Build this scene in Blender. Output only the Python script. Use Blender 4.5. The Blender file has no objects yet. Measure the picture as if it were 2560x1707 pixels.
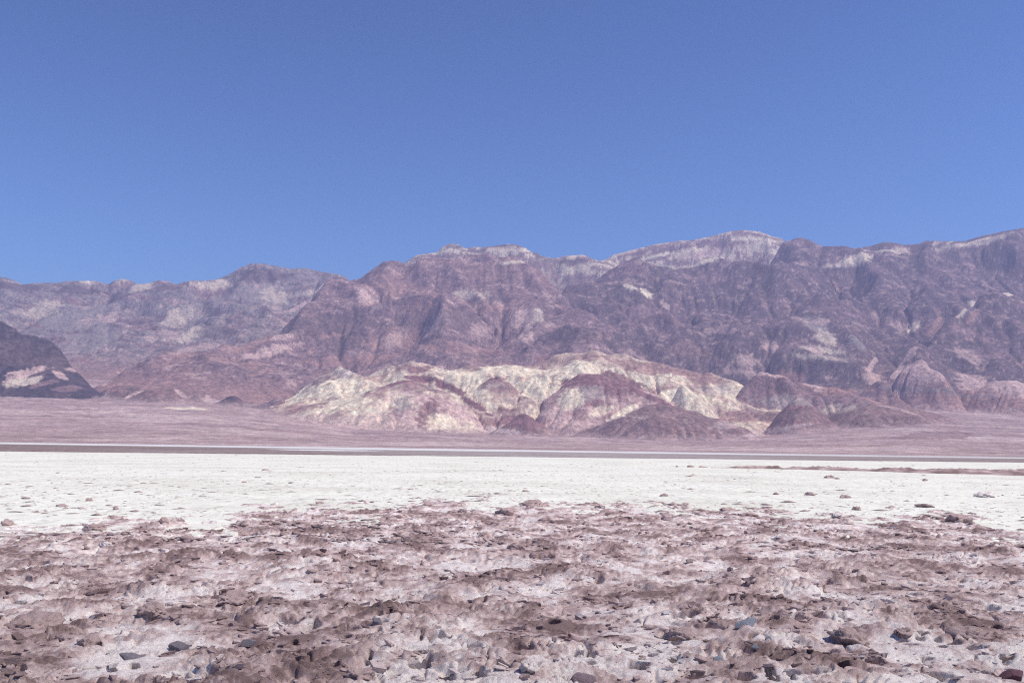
import bpy, math, random
import numpy as np
from mathutils import Vector, Matrix

# ------------------------------------------------------------------ camera, sky, sun
SC = bpy.context.scene
COL = SC.collection
F, CX, CY = 2512.0, 1280.0, 853.5            # photo pixels
EYE = 1.6
PITCH = math.radians(6.07)
ROLL = 0.0145
_f = Vector((0, math.cos(PITCH), math.sin(PITCH)))
_r0 = Vector((1, 0, 0)); _u0 = _r0.cross(_f)
_r = _r0 * math.cos(ROLL) + _u0 * math.sin(ROLL)
_u = _r.cross(_f)
cam_d = bpy.data.cameras.new('camera'); cam = bpy.data.objects.new('camera', cam_d); COL.objects.link(cam)
cam_d.sensor_width = 36.0; cam_d.lens = 36.0 * F / 2560.0
cam_d.clip_start = 0.1; cam_d.clip_end = 60000
M = Matrix(((_r.x, _u.x, -_f.x), (_r.y, _u.y, -_f.y), (_r.z, _u.z, -_f.z))).to_4x4()
M.translation = (0, 0, EYE)
cam.matrix_world = M
SC.camera = cam

SUN_AZ, SUN_EL = 106.0, 57.0                  # degrees clockwise from the view direction, above the horizon
SUN_STRENGTH, SKY_STRENGTH, EXPOSURE = 4.75, 0.12, 0.0
w = bpy.data.worlds.new('World'); SC.world = w; w.use_nodes = True
nt = w.node_tree; nt.nodes.clear()
sky = nt.nodes.new('ShaderNodeTexSky'); sky.sky_type = 'NISHITA'; sky.sun_disc = False
sky.sun_elevation = math.radians(SUN_EL); sky.sun_rotation = math.radians(SUN_AZ)
sky.altitude = 0; sky.air_density = 0.85; sky.dust_density = 0.0; sky.ozone_density = 4.0
tint = nt.nodes.new('ShaderNodeMix'); tint.data_type = 'RGBA'; tint.blend_type = 'MULTIPLY'
tint.inputs[0].default_value = 1.0; tint.inputs[7].default_value = (0.41, 0.465, 0.455, 1)
bg = nt.nodes.new('ShaderNodeBackground'); bg.inputs[1].default_value = SKY_STRENGTH
wo = nt.nodes.new('ShaderNodeOutputWorld')
gam = nt.nodes.new('ShaderNodeGamma'); gam.inputs[1].default_value = 1.7
nt.links.new(sky.outputs[0], gam.inputs[0]); nt.links.new(gam.outputs[0], tint.inputs[6]); nt.links.new(tint.outputs[2], bg.inputs[0]); nt.links.new(bg.outputs[0], wo.inputs[0])
sun_d = bpy.data.lights.new('sun', 'SUN'); sun = bpy.data.objects.new('sun', sun_d); COL.objects.link(sun)
sun_d.energy = SUN_STRENGTH; sun_d.angle = math.radians(0.5); sun_d.color = (1.0, 0.93, 0.80)
_a, _e = math.radians(SUN_AZ), math.radians(SUN_EL)
sun.rotation_euler = Vector((math.cos(_e) * math.sin(_a), math.cos(_e) * math.cos(_a), math.sin(_e))).to_track_quat('Z', 'Y').to_euler()
vs = SC.view_settings
vs.view_transform = 'Standard'; vs.look = 'None'; vs.exposure = EXPOSURE; vs.gamma = 1.0
SC.cycles.max_bounces = 4; SC.cycles.diffuse_bounces = 3; SC.cycles.volume_bounces = 0; SC.cycles.use_denoising = False; SC.cycles.filter_width = 1.2

# ------------------------------------------------------------------ numeric helpers
def ray(px, py):
    d = _r * ((px - CX) / F) + _u * ((CY - py) / F) + _f
    return d
def at_depth(px, py, D):
    d = ray(px, py); k = D / d.y
    return d.x * k, D, EYE + d.z * k
def on_ground(px, py, z=0.0):
    d = ray(px, py); k = (z - EYE) / d.z
    return d.x * k, d.y * k
def to_photo(x, y, z):
    """numpy world -> photo pixel"""
    zz = z - EYE
    cx = x * _r.x + y * _r.y + zz * _r.z
    cy = x * _u.x + y * _u.y + zz * _u.z
    cz = x * _f.x + y * _f.y + zz * _f.z
    return CX + F * cx / cz, CY - F * cy / cz
def sst(e0, e1, v):
    t = np.clip((v - e0) / (e1 - e0), 0, 1)
    return t * t * (3 - 2 * t)
def _hash(ix, iy, seed):
    h = (ix.astype(np.int64) * 374761393 + iy.astype(np.int64) * 668265263 + seed * 1442695041) & 0xffffffff
    h = ((h ^ (h >> 13)) * 1274126177) & 0xffffffff
    return (h ^ (h >> 16)) & 0xffffffff
def perlin(x, y, seed=0):
    ix, iy = np.floor(x), np.floor(y)
    fx, fy = (x - ix).astype(np.float32), (y - iy).astype(np.float32)
    ix, iy = ix.astype(np.int64), iy.astype(np.int64)
    u, v = fx * fx * fx * (fx * (fx * 6 - 15) + 10), fy * fy * fy * (fy * (fy * 6 - 15) + 10)
    def g(ox, oy):
        a = _hash(ix + ox, iy + oy, seed).astype(np.float32) * np.float32(2 * math.pi / 4294967296.0)
        return np.cos(a) * (fx - ox) + np.sin(a) * (fy - oy)
    a = g(0, 0); b = g(1, 0); c = g(0, 1); d = g(1, 1)
    a = a + u * (b - a); c = c + u * (d - c)
    return (a + v * (c - a)) * 1.5
def fbm(x, y, octv=4, seed=0, gain=0.5):
    s = 0; amp = 1.0; n = 0; k = 1.0
    for o in range(octv):
        s = s + amp * perlin(x * k + 17.3 * o, y * k - 9.1 * o, seed + o); n += amp; amp *= gain; k *= 2.03
    return s / n
def ridged(x, y, octv=4, seed=0, gain=0.5):
    s = 0; amp = 1.0; n = 0; k = 1.0
    for o in range(octv):
        r = 1 - np.abs(perlin(x * k + 11.7 * o, y * k + 5.3 * o, seed + o)) * 1.6
        s = s + amp * r; n += amp; amp *= gain; k *= 2.07
    return s / n
def worley(x, y, seed=0):
    ix, iy = np.floor(x).astype(np.int64), np.floor(y).astype(np.int64)
    f1 = np.full(x.shape, 9.0, np.float32); f2 = f1.copy(); cid = np.zeros(x.shape, np.int64)
    for ox in (-1, 0, 1):
        for oy in (-1, 0, 1):
            h = _hash(ix + ox, iy + oy, seed)
            px = ix + ox + (h & 0xffff) / 65536.0; py = iy + oy + ((h >> 16) & 0xffff) / 65536.0
            d = np.hypot(px - x, py - y).astype(np.float32)
            n = d < f1
            f2 = np.where(n, f1, np.minimum(f2, d)); cid = np.where(n, h, cid); f1 = np.where(n, d, f1)
    return f1, f2, (cid % 1009) / 1009.0
def grid_quads(ny, nx):
    i = np.arange(ny * nx, dtype=np.int32).reshape(ny, nx)
    return np.stack([i[:-1, :-1], i[:-1, 1:], i[1:, 1:], i[1:, :-1]], -1).reshape(-1, 4)
def mesh_np(name, V, Q, mat, smooth=True, attrs=None, cols=None):
    me = bpy.data.meshes.new(name)
    me.vertices.add(len(V)); me.vertices.foreach_set('co', np.ascontiguousarray(V, np.float32).ravel())
    me.loops.add(Q.size); me.loops.foreach_set('vertex_index', np.ascontiguousarray(Q, np.int32).ravel())
    me.polygons.add(len(Q)); me.polygons.foreach_set('loop_start', np.arange(len(Q), dtype=np.int32) * Q.shape[1])
    me.polygons.foreach_set('use_smooth', np.full(len(Q), smooth))
    for k, v in (attrs or {}).items():
        a = me.attributes.new(k, 'FLOAT', 'POINT'); a.data.foreach_set('value', np.ascontiguousarray(v, np.float32).ravel())
    for k, v in (cols or {}).items():
        a = me.attributes.new(k, 'FLOAT_COLOR', 'POINT')
        c = np.ones((len(V), 4), np.float32); c[:, :3] = v; a.data.foreach_set('color', c.ravel())
    me.update(calc_edges=True); me.validate()
    if mat: me.materials.append(mat)
    o = bpy.data.objects.new(name, me); COL.objects.link(o)
    return o
def tag(o, label, cat=None, group=None, kind=None):
    o['label'] = label
    if cat: o['category'] = cat
    if group: o['group'] = group
    if kind: o['kind'] = kind
    return o

# ------------------------------------------------------------------ materials
def new_mat(name, rough=0.9):
    m = bpy.data.materials.new(name); m.use_nodes = True
    n = m.node_tree; b = n.nodes['Principled BSDF']
    b.inputs['Roughness'].default_value = rough
    b.inputs['Specular IOR Level'].default_value = 0.15
    return m, n, b
def N(n, t, **kw):
    o = n.nodes.new(t)
    for k, v in kw.items(): setattr(o, k, v)
    return o
def noise(n, vec, scale, detail=4, rough=0.6):
    t = N(n, 'ShaderNodeTexNoise'); t.inputs['Scale'].default_value = scale
    t.inputs['Detail'].default_value = detail; t.inputs['Roughness'].default_value = rough
    n.links.new(vec, t.inputs['Vector']); return t.outputs['Fac']
def ramp(n, val, stops):
    r = N(n, 'ShaderNodeValToRGB'); e = r.color_ramp.elements
    while len(e) < len(stops): e.new(0.5)
    for q, (p, c) in zip(e, stops):
        q.position = p; q.color = (*c, 1) if len(c) == 3 else c
    n.links.new(val, r.inputs[0]); return r.outputs[0]
def mix(n, fac, a, b, blend='MIX'):
    m = N(n, 'ShaderNodeMix', data_type='RGBA', blend_type=blend)
    for s, v in ((0, fac), (6, a), (7, b)):
        if hasattr(v, 'is_linked'): n.links.new(v, m.inputs[s])
        else: m.inputs[s].default_value = v if s == 0 else (*v, 1)
    return m.outputs[2]
def bump(n, b, h, strength, dist, prev=None):
    p = N(n, 'ShaderNodeBump'); p.inputs['Strength'].default_value = strength; p.inputs['Distance'].default_value = dist
    n.links.new(h, p.inputs['Height'])
    if prev: n.links.new(prev, p.inputs['Normal'])
    n.links.new(p.outputs[0], b.inputs['Normal']); return p.outputs[0]
def obj_vec(n, scale=(1, 1, 1)):
    g = N(n, 'ShaderNodeNewGeometry'); mp = N(n, 'ShaderNodeMapping'); mp.inputs['Scale'].default_value = scale
    n.links.new(g.outputs['Position'], mp.inputs[0]); return mp.outputs[0]
def attr(n, name, out='Color'):
    a = N(n, 'ShaderNodeAttribute'); a.attribute_name = name; return a.outputs[out]

def terrain_material():
    m, n, b = new_mat('weathered_rock', 0.95)
    v = obj_vec(n)
    f1 = noise(n, v, 0.05, 6, 0.78); f2 = noise(n, v, 0.012, 5, 0.65)
    g = ramp(n, f1, [(0.34, (0.55, 0.53, 0.56)), (0.5, (1, 1, 1)), (0.66, (1.55, 1.48, 1.42))])
    g2 = ramp(n, f2, [(0.32, (0.8, 0.78, 0.82)), (0.5, (1, 1, 1)), (0.68, (1.22, 1.18, 1.16))])
    c = mix(n, 1.0, attr(n, 'rock_colour'), g, 'MULTIPLY'); c = mix(n, 0.9, c, g2, 'MULTIPLY')
    n.links.new(c, b.inputs['Base Color'])
    p = bump(n, b, noise(n, v, 0.05, 8, 0.74), 0.9, 9.0)
    return m
def crust_material():
    m, n, b = new_mat('rough_salt', 0.92)
    v = obj_vec(n)
    fine = noise(n, v, 42, 8, 0.82); mid = noise(n, v, 7, 5, 0.65)
    br = attr(n, 'brown', 'Fac')
    add = N(n, 'ShaderNodeMath', operation='MULTIPLY_ADD'); n.links.new(fine, add.inputs[0]); add.inputs[1].default_value = 1.1
    sub = N(n, 'ShaderNodeMath', operation='SUBTRACT'); n.links.new(br, sub.inputs[0]); sub.inputs[1].default_value = 0.55
    n.links.new(sub.outputs[0], add.inputs[2])
    c = ramp(n, add.outputs[0], [(0.04, (0.90, 0.81, 0.765)), (0.28, (0.76, 0.62, 0.585)), (0.52, (0.59, 0.445, 0.42)), (0.74, (0.44, 0.315, 0.30)), (0.97, (0.25, 0.17, 0.16))])
    c = mix(n, 0.7, c, ramp(n, mid, [(0.3, (0.80, 0.77, 0.79)), (0.5, (1, 1, 1)), (0.7, (1.14, 1.13, 1.10))]), 'MULTIPLY')
    g = ramp(n, fine, [(0.3, (0.58, 0.55, 0.57)), (0.5, (1, 1, 1)), (0.7, (1.3, 1.3, 1.3))])
    c = mix(n, 0.9, c, g, 'MULTIPLY')
    n.links.new(c, b.inputs['Base Color'])
    p = bump(n, b, noise(n, v, 16, 8, 0.75), 1.0, 0.036)
    p = bump(n, b, noise(n, v, 70, 6, 0.75), 0.9, 0.012, p)
    return m
def pan_material():
    m, n, b = new_mat('white_salt', 0.85)
    v = obj_vec(n)
    mid = noise(n, v, 2.2, 7, 0.72); fine = noise(n, v, 9, 5, 0.7); big = noise(n, v, 0.12, 4, 0.6)
    c = ramp(n, mid, [(0.34, (0.58, 0.54, 0.48)), (0.44, (0.82, 0.80, 0.70)), (0.7, (0.96, 0.95, 0.83))])
    sp = ramp(n, fine, [(0.30, (0.42, 0.36, 0.36)), (0.40, (1, 1, 1))])
    c = mix(n, 0.75, c, sp, 'MULTIPLY')
    lv = obj_vec(n, (4.0, 0.45, 1)); ls = noise(n, lv, 1.0, 5, 0.7)
    c = mix(n, 0.7, c, ramp(n, ls, [(0.32, (0.48, 0.42, 0.40)), (0.45, (1, 1, 1))]), 'MULTIPLY')
    bgc = ramp(n, big, [(0.34, (0.86, 0.84, 0.83)), (0.56, (1, 1, 1))])
    c = mix(n, 1.0, c, bgc, 'MULTIPLY')
    n.links.new(c, b.inputs['Base Color'])
    bump(n, b, noise(n, v, 3.0, 8, 0.75), 0.7, 0.06)
    return m
def far_material():
    """ground zones by their own painted attribute: rough brown salt and white salt sheets"""
    m, n, b = new_mat('far_salt', 0.9)
    v = obj_vec(n)
    fine = noise(n, v, 0.5, 6, 0.75)
    dark = ramp(n, fine, [(0.3, (0.15, 0.10, 0.095)), (0.55, (0.26, 0.185, 0.175)), (0.75, (0.46, 0.37, 0.36))])
    white = ramp(n, fine, [(0.3, (0.62, 0.58, 0.58)), (0.6, (0.82, 0.80, 0.78))])
    c = mix(n, attr(n, 'white', 'Fac'), dark, white)
    n.links.new(c, b.inputs['Base Color'])
    bump(n, b, noise(n, v, 1.2, 6, 0.7), 0.8, 0.2)
    return m
def stone_material(name, a, bb, rough=0.75):
    m, n, b = new_mat(name, rough)
    t = N(n, 'ShaderNodeTexCoord'); v = t.outputs['Object']
    f = noise(n, v, 5, 7, 0.7); s = noise(n, v, 22, 4, 0.7)
    c = ramp(n, f, [(0.3, a), (0.7, bb)])
    k = ramp(n, s, [(0.62, (0, 0, 0)), (0.72, (1, 1, 1))])
    c = mix(n, k, c, tuple(min(0.8, q * 1.9) for q in bb))
    n.links.new(c, b.inputs['Base Color'])
    bump(n, b, noise(n, v, 9, 8, 0.7), 0.7, 0.05)
    return m
MT, MC, MP, MFAR = terrain_material(), crust_material(), pan_material(), far_material()

# ------------------------------------------------------------------ mountains, hills and fan
SKYLINE = [(-700, 690), (-400, 660), (-150, 680), (0, 692), (23, 696), (57, 711), (96, 707), (145, 707), (165, 703), (203, 702), (245, 703), (268, 711), (295, 698),
    (318, 698), (344, 710), (367, 709), (394, 701), (421, 703), (440, 711), (475, 701), (509, 702), (543, 698), (574, 686), (597, 671),
    (628, 659), (658, 659), (689, 665), (727, 672), (762, 670), (796, 678), (834, 684), (880, 694), (896, 686), (922, 679), (953, 658),
    (968, 652), (1003, 653), (1037, 638), (1091, 631), (1106, 617), (1125, 609), (1141, 610), (1164, 621), (1183, 618), (1221, 617),
    (1271, 610), (1301, 614), (1328, 629), (1347, 635), (1359, 642), (1389, 646), (1412, 640), (1458, 637), (1489, 650), (1508, 652),
    (1535, 637), (1588, 623), (1642, 610), (1700, 602), (1727, 601), (1779, 591), (1826, 578), (1858, 575), (1897, 579), (1937, 593),
    (1972, 602), (1992, 595), (2008, 595), (2036, 605), (2051, 615), (2079, 616), (2115, 615), (2131, 621), (2150, 619), (2178, 615),
    (2206, 606), (2233, 606), (2257, 612), (2293, 611), (2316, 602), (2384, 603), (2411, 603), (2451, 591), (2510, 578), (2560, 570),
    (2750, 560), (2950, 590), (3300, 620)]
def a_of(px):            # lateral tangent of a column near the horizon
    return (px - CX) / F
FANC = [(-800, 270), (0, 262), (500, 245), (700, 200), (900, 130), (1200, 105), (1500, 95), (1700, 85), (1900, 110), (2100, 172), (2300, 222), (2560, 208), (3300, 200)]
_fa, _fc = np.array([a_of(p) for p, c in FANC]), np.array([c for p, c in FANC], float)
def fan(x, y):
    a = x / np.maximum(y, 1)
    t = np.maximum(y - 1500, 0) / 3700
    return np.interp(a, _fa, _fc) * np.power(t, 1.6)
# layer: (name, label, crest [(px,py,depth)], base depth, base exponent, back slope)
def sky_seg(x0, x1, d):
    return [(x, y, d(x) if callable(d) else d) for x, y in SKYLINE if x0 <= x <= x1]
LAYERS = [
    ('mountain_range', 'long jagged grey-mauve range at the left with pale patches below its crest', sky_seg(-700, 900, lambda x: 9600), 6300, 1.15, .4),
    ('mountain', 'massive mauve-pink mountain in the centre with a long spur down to the left',
     [(180, 985, 5300), (300, 938, 5500), (383, 906, 5700), (459, 880, 5900), (536, 853, 6100), (612, 830, 6300), (689, 807, 6500), (765, 776, 6800), (842, 730, 7100),
      (884, 698, 7300), (953, 660, 7450), (1003, 655, 7500), (1037, 644, 7500), (1144, 644, 7600), (1221, 650, 7600), (1309, 660, 7500), (1374, 677, 7400), (1412, 694, 7300), (1470, 760, 7000), (1540, 830, 6600)], 5050, 1.25, .5),
    ('mountain_crest', 'pale banded crest with dark strata behind the central mountain', [(900, 700, 9000)] + sky_seg(1003, 1508, 9100) + [(1600, 700, 9100)], 7600, 1.0, .4),
    ('mountain', 'dark mauve mountain right of the central saddle, below the pale domed crest',
     [(1330, 800, 6600), (1412, 696, 7500), (1451, 681, 7600), (1508, 656, 7700), (1558, 640, 7800), (1604, 654, 7800), (1672, 665, 7800), (1739, 680, 7900), (1838, 662, 8000), (1957, 637, 8100),
      (2000, 628, 8200), (2050, 650, 8200), (2150, 720, 7800)], 5250, 1.2, .5),
    ('mountain_crest', 'broad pale domed crest, the rounded high point right of centre', [(1440, 690, 9500)] + sky_seg(1508, 1992, 9500) + [(2060, 680, 9500)], 8000, 1.0, .4),
    ('mountain_range', 'tall dark violet range filling the right edge under a rising crest', [(1900, 720, 8600)] + sky_seg(1992, 3300, lambda x: 8800), 5700, 1.2, .4),
    ('mountain_spur', 'dark spur slanting down to the left below the right-hand range',
     [(3300, 700, 7300), (2900, 700, 7300), (2560, 720, 7200), (2480, 738, 7000), (2420, 765, 6800), (2350, 815, 6400), (2280, 872, 6000), (2215, 935, 5700)][::-1], 5300, 1.1, .45),
    ('mountain_spur', 'dark violet spur at the left edge with a pale scree patch',
     [(-800, 730, 5300), (-300, 715, 5300), (0, 779, 5300), (60, 800, 5250), (130, 842, 5200), (175, 895, 5150), (205, 930, 5100), (240, 975, 5050)], 4650, 1.1, .6),
    ('badland_ridge', 'pale cream badland ridge behind the rounded painted hills',
     [(600, 1040, 4700), (735, 985, 4800), (850, 918, 4850), (900, 914, 4850), (960, 912, 4900), (1040, 902, 4900), (1140, 892, 4900), (1235, 892, 4900), (1330, 882, 4900), (1400, 870, 4900),
      (1480, 864, 4900), (1560, 870, 4900), (1650, 900, 4850), (1750, 932, 4800), (1850, 958, 4700), (1950, 1005, 4600)], 4150, 1.0, .35),
    ('badland_ridge', 'mauve ridge with a salmon-pink streak, right of the cream hills',
     [(1840, 985, 4600), (1900, 930, 4700), (1960, 925, 4700), (2050, 945, 4700), (2130, 983, 4650), (2200, 1005, 4600), (2300, 1035, 4550), (2420, 1058, 4450)], 4350, 1.0, .4),
]
# rounded hills: (label, px, py, depth, left half-width px, right half-width px, depth radius m)
HILLS = [
    ('rounded cream hill capped with maroon, left of centre', 1035, 948, 4350, 330, 225, 430),
    ('low cream lobe at the left foot of the maroon-capped hill', 850, 1005, 4330, 170, 150, 280),
    ('small maroon-topped knob between the two large cream hills', 1245, 940, 4560, 140, 150, 260),
    ('large rose and cream hill right of centre with bare pale flank', 1480, 930, 4480, 240, 360, 420),
    ('small dark mauve mound in front of the pale hills at the centre', 1310, 1030, 4030, 78, 82, 130),
    ('large plain brown hill standing in front, right of centre', 1650, 1003, 4050, 230, 250, 330),
    ('bright cream dome half hidden behind the plain brown hill', 1700, 955, 4380, 75, 140, 200),
    ('small brown hill just right of the large plain brown hill', 1990, 990, 4250, 110, 95, 220),
    ('low brown hill with pale streaks at the right', 2150, 1005, 4330, 130, 270, 300),
    ('small dark hill on the fan at the left', 310, 960, 4800, 80, 100, 150),
    ('dark arched hill with a pale stripe, at the left', 430, 966, 4720, 120, 85, 150),
    ('tiny dark mound alone on the fan, left', 590, 988, 4800, 50, 55, 90),
    ('small mauve mound beside the pale hill foot, left', 690, 992, 4750, 60, 70, 120),
    ('low eroded cream bank on the left fan', 470, 1012, 4480, 90, 95, 80),
    ('low brown foothill below the dark spur at the left edge', 40, 985, 4780, 180, 130, 170),
    ('round pink hill at the foot of the right-hand spur', 2305, 900, 5600, 105, 70, 380),
    ('pale pink hill at the right edge above the fan', 2510, 950, 5450, 130, 210, 330),
]
DX = 25.0
gx = np.arange(-7200, 7201, DX); gy = np.arange(2600, 11201, DX)
X, Y = np.meshgrid(gx, gy)
def layer_height(L, x, y, wq=0.0):
    pts = [at_depth(*p) for p in L[2]]
    a = np.array([p[0] / p[1] for p in pts]); d = np.array([p[1] for p in pts]); z = np.array([p[2] for p in pts])
    o = np.argsort(a); a, d, z = a[o], d[o], z[o]
    q = x / y
    q = q + 0.035 * wq * fbm(x / 750, y / 750, 3, 15) * np.clip((9400 - y) / 2400, 0, 1)
    Dc, Zc = np.interp(q, a, d), np.interp(q, a, z)
    Db = np.minimum(L[3], Dc - 250)
    zb = fan(q * Db, Db)
    t = (y - Db) / (Dc - Db)
    tt = np.clip(t, 0, 1)
    h = zb + (Zc - zb) * tt ** L[4]
    h = np.where(t > 1, Zc - L[5] * (y - Dc), h)
    h = np.where(t < 0, zb + t * 400 - 20, h)
    out = np.maximum(a[0] - q, 0) + np.maximum(q - a[-1], 0)
    return h - out * y * 0.7
H = fan(X, Y); ID = np.zeros(H.shape, np.int32)
for i, L in enumerate(LAYERS[:8]):
    h = layer_height(L, X, Y, 0.15 if i == 7 else 1.0)
    ID = np.where(h > H, i + 1, ID); H = np.maximum(H, h)
rel = np.clip((H - fan(X, Y)) / 350, 0, 1)
wx, wy = X + 300 * fbm(X / 900, Y / 900, 3, 5), Y + 300 * fbm(X / 900, Y / 900, 3, 9)
H0 = H + rel * (300 * (ridged(wx / 1700 + wy / 3500, wy / 1500 - wx / 4000, 3, 21) - 0.66) + 85 * (ridged(wx / 480, wy / 430, 3, 31) - 0.6) + 14 * fbm(X / 110, Y / 110, 3, 41))
def erode(h, soft, k, iters, m=0.45):
    ny, nx = h.shape; n = h.size
    idx = np.arange(n).reshape(ny, nx)
    offs = [(dy, dx) for dy in (-1, 0, 1) for dx in (-1, 0, 1) if dy or dx]
    for it in range(iters):
        hp = np.pad(h, 1, mode='edge'); best = np.zeros(h.shape); rec = idx.copy()
        for dy, dx in offs:
            s = (h - hp[1 + dy:1 + dy + ny, 1 + dx:1 + dx + nx]) / math.hypot(dy, dx)
            up = s > best + 1e-9
            best = np.where(up, s, best); rec = np.where(up, np.clip(idx + dy * nx + dx, 0, n - 1), rec)
        rec = rec.ravel(); dep = (rec != np.arange(n)).astype(np.int64); r = rec.copy()
        for _ in range(14):
            dep = dep + dep[r]; r = r[r]
        order = np.argsort(dep, kind='stable'); lev = np.searchsorted(dep[order], np.arange(dep.max() + 2))
        A = np.ones(n)
        for l in range(len(lev) - 2, 0, -1):
            ii = order[lev[l]:lev[l + 1]]; np.add.at(A, rec[ii], A[ii])
        Fk = (k * np.minimum(A, 4000) ** m * soft.ravel())
        hf = h.ravel().copy()
        for l in range(1, len(lev) - 1):
            ii = order[lev[l]:lev[l + 1]]
            hf[ii] = (hf[ii] + Fk[ii] * hf[rec[ii]]) / (1 + Fk[ii])
        h = hf.reshape(ny, nx)
        hp = np.pad(h, 1, mode='edge')
        h = h + soft * 0.05 * ((hp[:-2, 1:-1] + hp[2:, 1:-1] + hp[1:-1, :-2] + hp[1:-1, 2:]) / 4 - h)
    return h, A.reshape(ny, nx)
soft = sst(0.0, 0.15, rel)
HE, AREA = erode(H0, soft, 0.02, 12)
HE = np.maximum(HE, fan(X, Y) - 1)

# view-fitted mesh grid: columns by lateral tangent, rows by depth
NA, NR = 1060, 540
av = np.linspace(-0.61, 0.61, NA)
rows = np.concatenate([np.linspace(1250, 3300, 45, endpoint=False), np.linspace(3300, 5400, 225, endpoint=False), np.linspace(5400, 8200, 180, endpoint=False), np.linspace(8200, 10400, NR - 450)])
A2, Y2 = np.meshgrid(av, rows); X2 = A2 * Y2
def cubic(G, x, y, ox=gx[0], oy=gy[0], st=DX):
    u = (x - ox) / st; v = (y - oy) / st
    iu, iv = np.floor(u).astype(int), np.floor(v).astype(int); fu, fv = u - iu, v - iv
    def wts(t): return (-.5*t + t*t - .5*t**3, 1 - 2.5*t*t + 1.5*t**3, .5*t + 2*t*t - 1.5*t**3, -.5*t*t + .5*t**3)
    wu, wv = wts(fu), wts(fv); s = 0
    for j in range(4):
        rr = np.clip(iv + j - 1, 0, G.shape[0] - 1)
        for i in range(4):
            s = s + wv[j] * wu[i] * G[rr, np.clip(iu + i - 1, 0, G.shape[1] - 1)]
    return s
Zf = fan(X2, Y2)
Zm = np.where(Y2 > 2700, cubic(HE, X2, Y2), Zf)
iu = np.clip(np.rint((X2 - gx[0]) / DX).astype(int), 0, len(gx) - 1); iv = np.clip(np.rint((Y2 - gy[0]) / DX).astype(int), 0, len(gy) - 1)
ID2 = np.where(Zm > Zf + 3, ID[iv, iu], 0)
WASH = np.log(AREA)[iv, iu]
relm = np.clip((Zm - Zf) / 120, 0, 1)
Zm = Zm + relm * (10 * (ridged(X2 / 110 + 0.8 * fbm(X2 / 200, Y2 / 200, 2, 52), Y2 / 120, 4, 51, 0.6) - 0.55) + 5 * fbm(X2 / 30, Y2 / 40, 3, 61))
# skyline follows the photographed crest
sa = np.array([(lambda d: d.x / d.y)(ray(*p)) for p in SKYLINE]); stn = np.array([(lambda d: d.z / d.y)(ray(*p)) for p in SKYLINE])
tgt = np.interp(av, sa, stn)
T = (Zm - EYE) / Y2; lim = tgt[None, :] - 0.008; ov = np.maximum(T - lim, 0)
T = np.where(ov > 0, lim + 0.008 * (1 - np.exp(-ov / 0.008)), T)
dcr = np.interp(av, [a_of(p) for p in (-800, 840, 905, 953, 1003, 1070, 1508, 1560, 1950, 2030, 3300)], [9600, 9600, 8000, 7500, 7700, 9100, 9100, 9500, 9500, 8800, 8800])
dcr = np.convolve(np.pad(dcr, 20, mode='edge'), np.ones(41) / 41, 'valid')
wgt = np.exp(-((Y2 - dcr[None, :]) / 650) ** 2)
for _ in range(4):
    dfc = np.convolve(np.pad(tgt - T.max(0), 4, mode='edge'), np.ones(9) / 9, 'valid')
    T = T + dfc[None, :] * wgt
Zm = np.where(Zm > Zf + 5, T * Y2 + EYE, Zm)
# badland ridges and rounded hills
def hills(x, y, z, idm, cap, zf):
    rill = ridged(x / 60 + 0.6 * fbm(x / 160, y / 160, 2, 4), y / 150 + 0.3 * fbm(x / 160, y / 160, 2, 3), 3, 71, 0.55) - 0.6
    for i, L in enumerate(LAYERS[8:]):
        h = layer_height(L, x + 60 * fbm(x / 260, y / 260, 3, 7 + i), y + 90 * fbm(x / 300, y / 300, 3, 17 + i))
        r_ = np.clip((h - zf) / 120, 0, 1)
        h = h + r_ * (80 * (ridged(x / 420 + y / 900, y / 520, 3, 81 + i) - 0.72) + 9 * rill + 3 * fbm(x / 40, y / 60, 3, 90))
        idm = np.where(h > z, 9 + i, idm); z = np.maximum(z, h)
    for i, (lab, px, py, D, wl, wr, rd) in enumerate(HILLS):
        x0, _, z0 = at_depth(px, py, D)
        dx = x - x0 + 60 * fbm(x / 260, y / 260, 3, 100 + i); dy = y - D + 60 * fbm(x / 260, y / 260, 3, 130 + i)
        rx = np.where(dx < 0, wl, wr) * D / F
        r = np.sqrt((dx / rx) ** 2 + (dy / rd) ** 2 + 0.003)
        s = np.clip(1 - r, 0, 1); prof = np.clip(1 - r ** (1.8 if i >= 15 else 1.4), 0, 1) ** 1.12
        hh = (z0 - float(fan(np.float64(x0), np.float64(D))))
        h = zf + hh * prof * (1 + 0.10 * fbm(x / 150, y / 150, 3, 140 + i)) + np.clip(s * 5, 0, 1) * (2 * rill + 6.0 * fbm(x / 90, y / 90, 4, 95, .6)) - (s <= 0) * 5 - 1
        idm = np.where(h > z, 11 + i, idm); cap = np.where(h > z, s, cap); z = np.maximum(z, h)
    return z, idm, cap
HD = 11.0
hgx = np.arange(-2700, 2701, HD); hgy = np.arange(3700, 5901, HD)
HX, HY = np.meshgrid(hgx, hgy); hf0 = fan(HX, HY)
hz0, hid, _ = hills(HX, HY, hf0.copy(), np.zeros(HX.shape, np.int32), np.zeros(HX.shape), hf0)
hz1, harea = erode(hz0, sst(0, 12, hz0 - hf0), 0.034, 8)
HDEL = np.clip(hz1 - hz0, -55, 8) * (hid > 0)
Z, ID2, CAP = hills(X2, Y2, Zm.copy(), ID2, np.zeros_like(Zm), Zf)
Z = Z + cubic(HDEL, X2, Y2, hgx[0], hgy[0], HD) * (ID2 >= 9)
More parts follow.
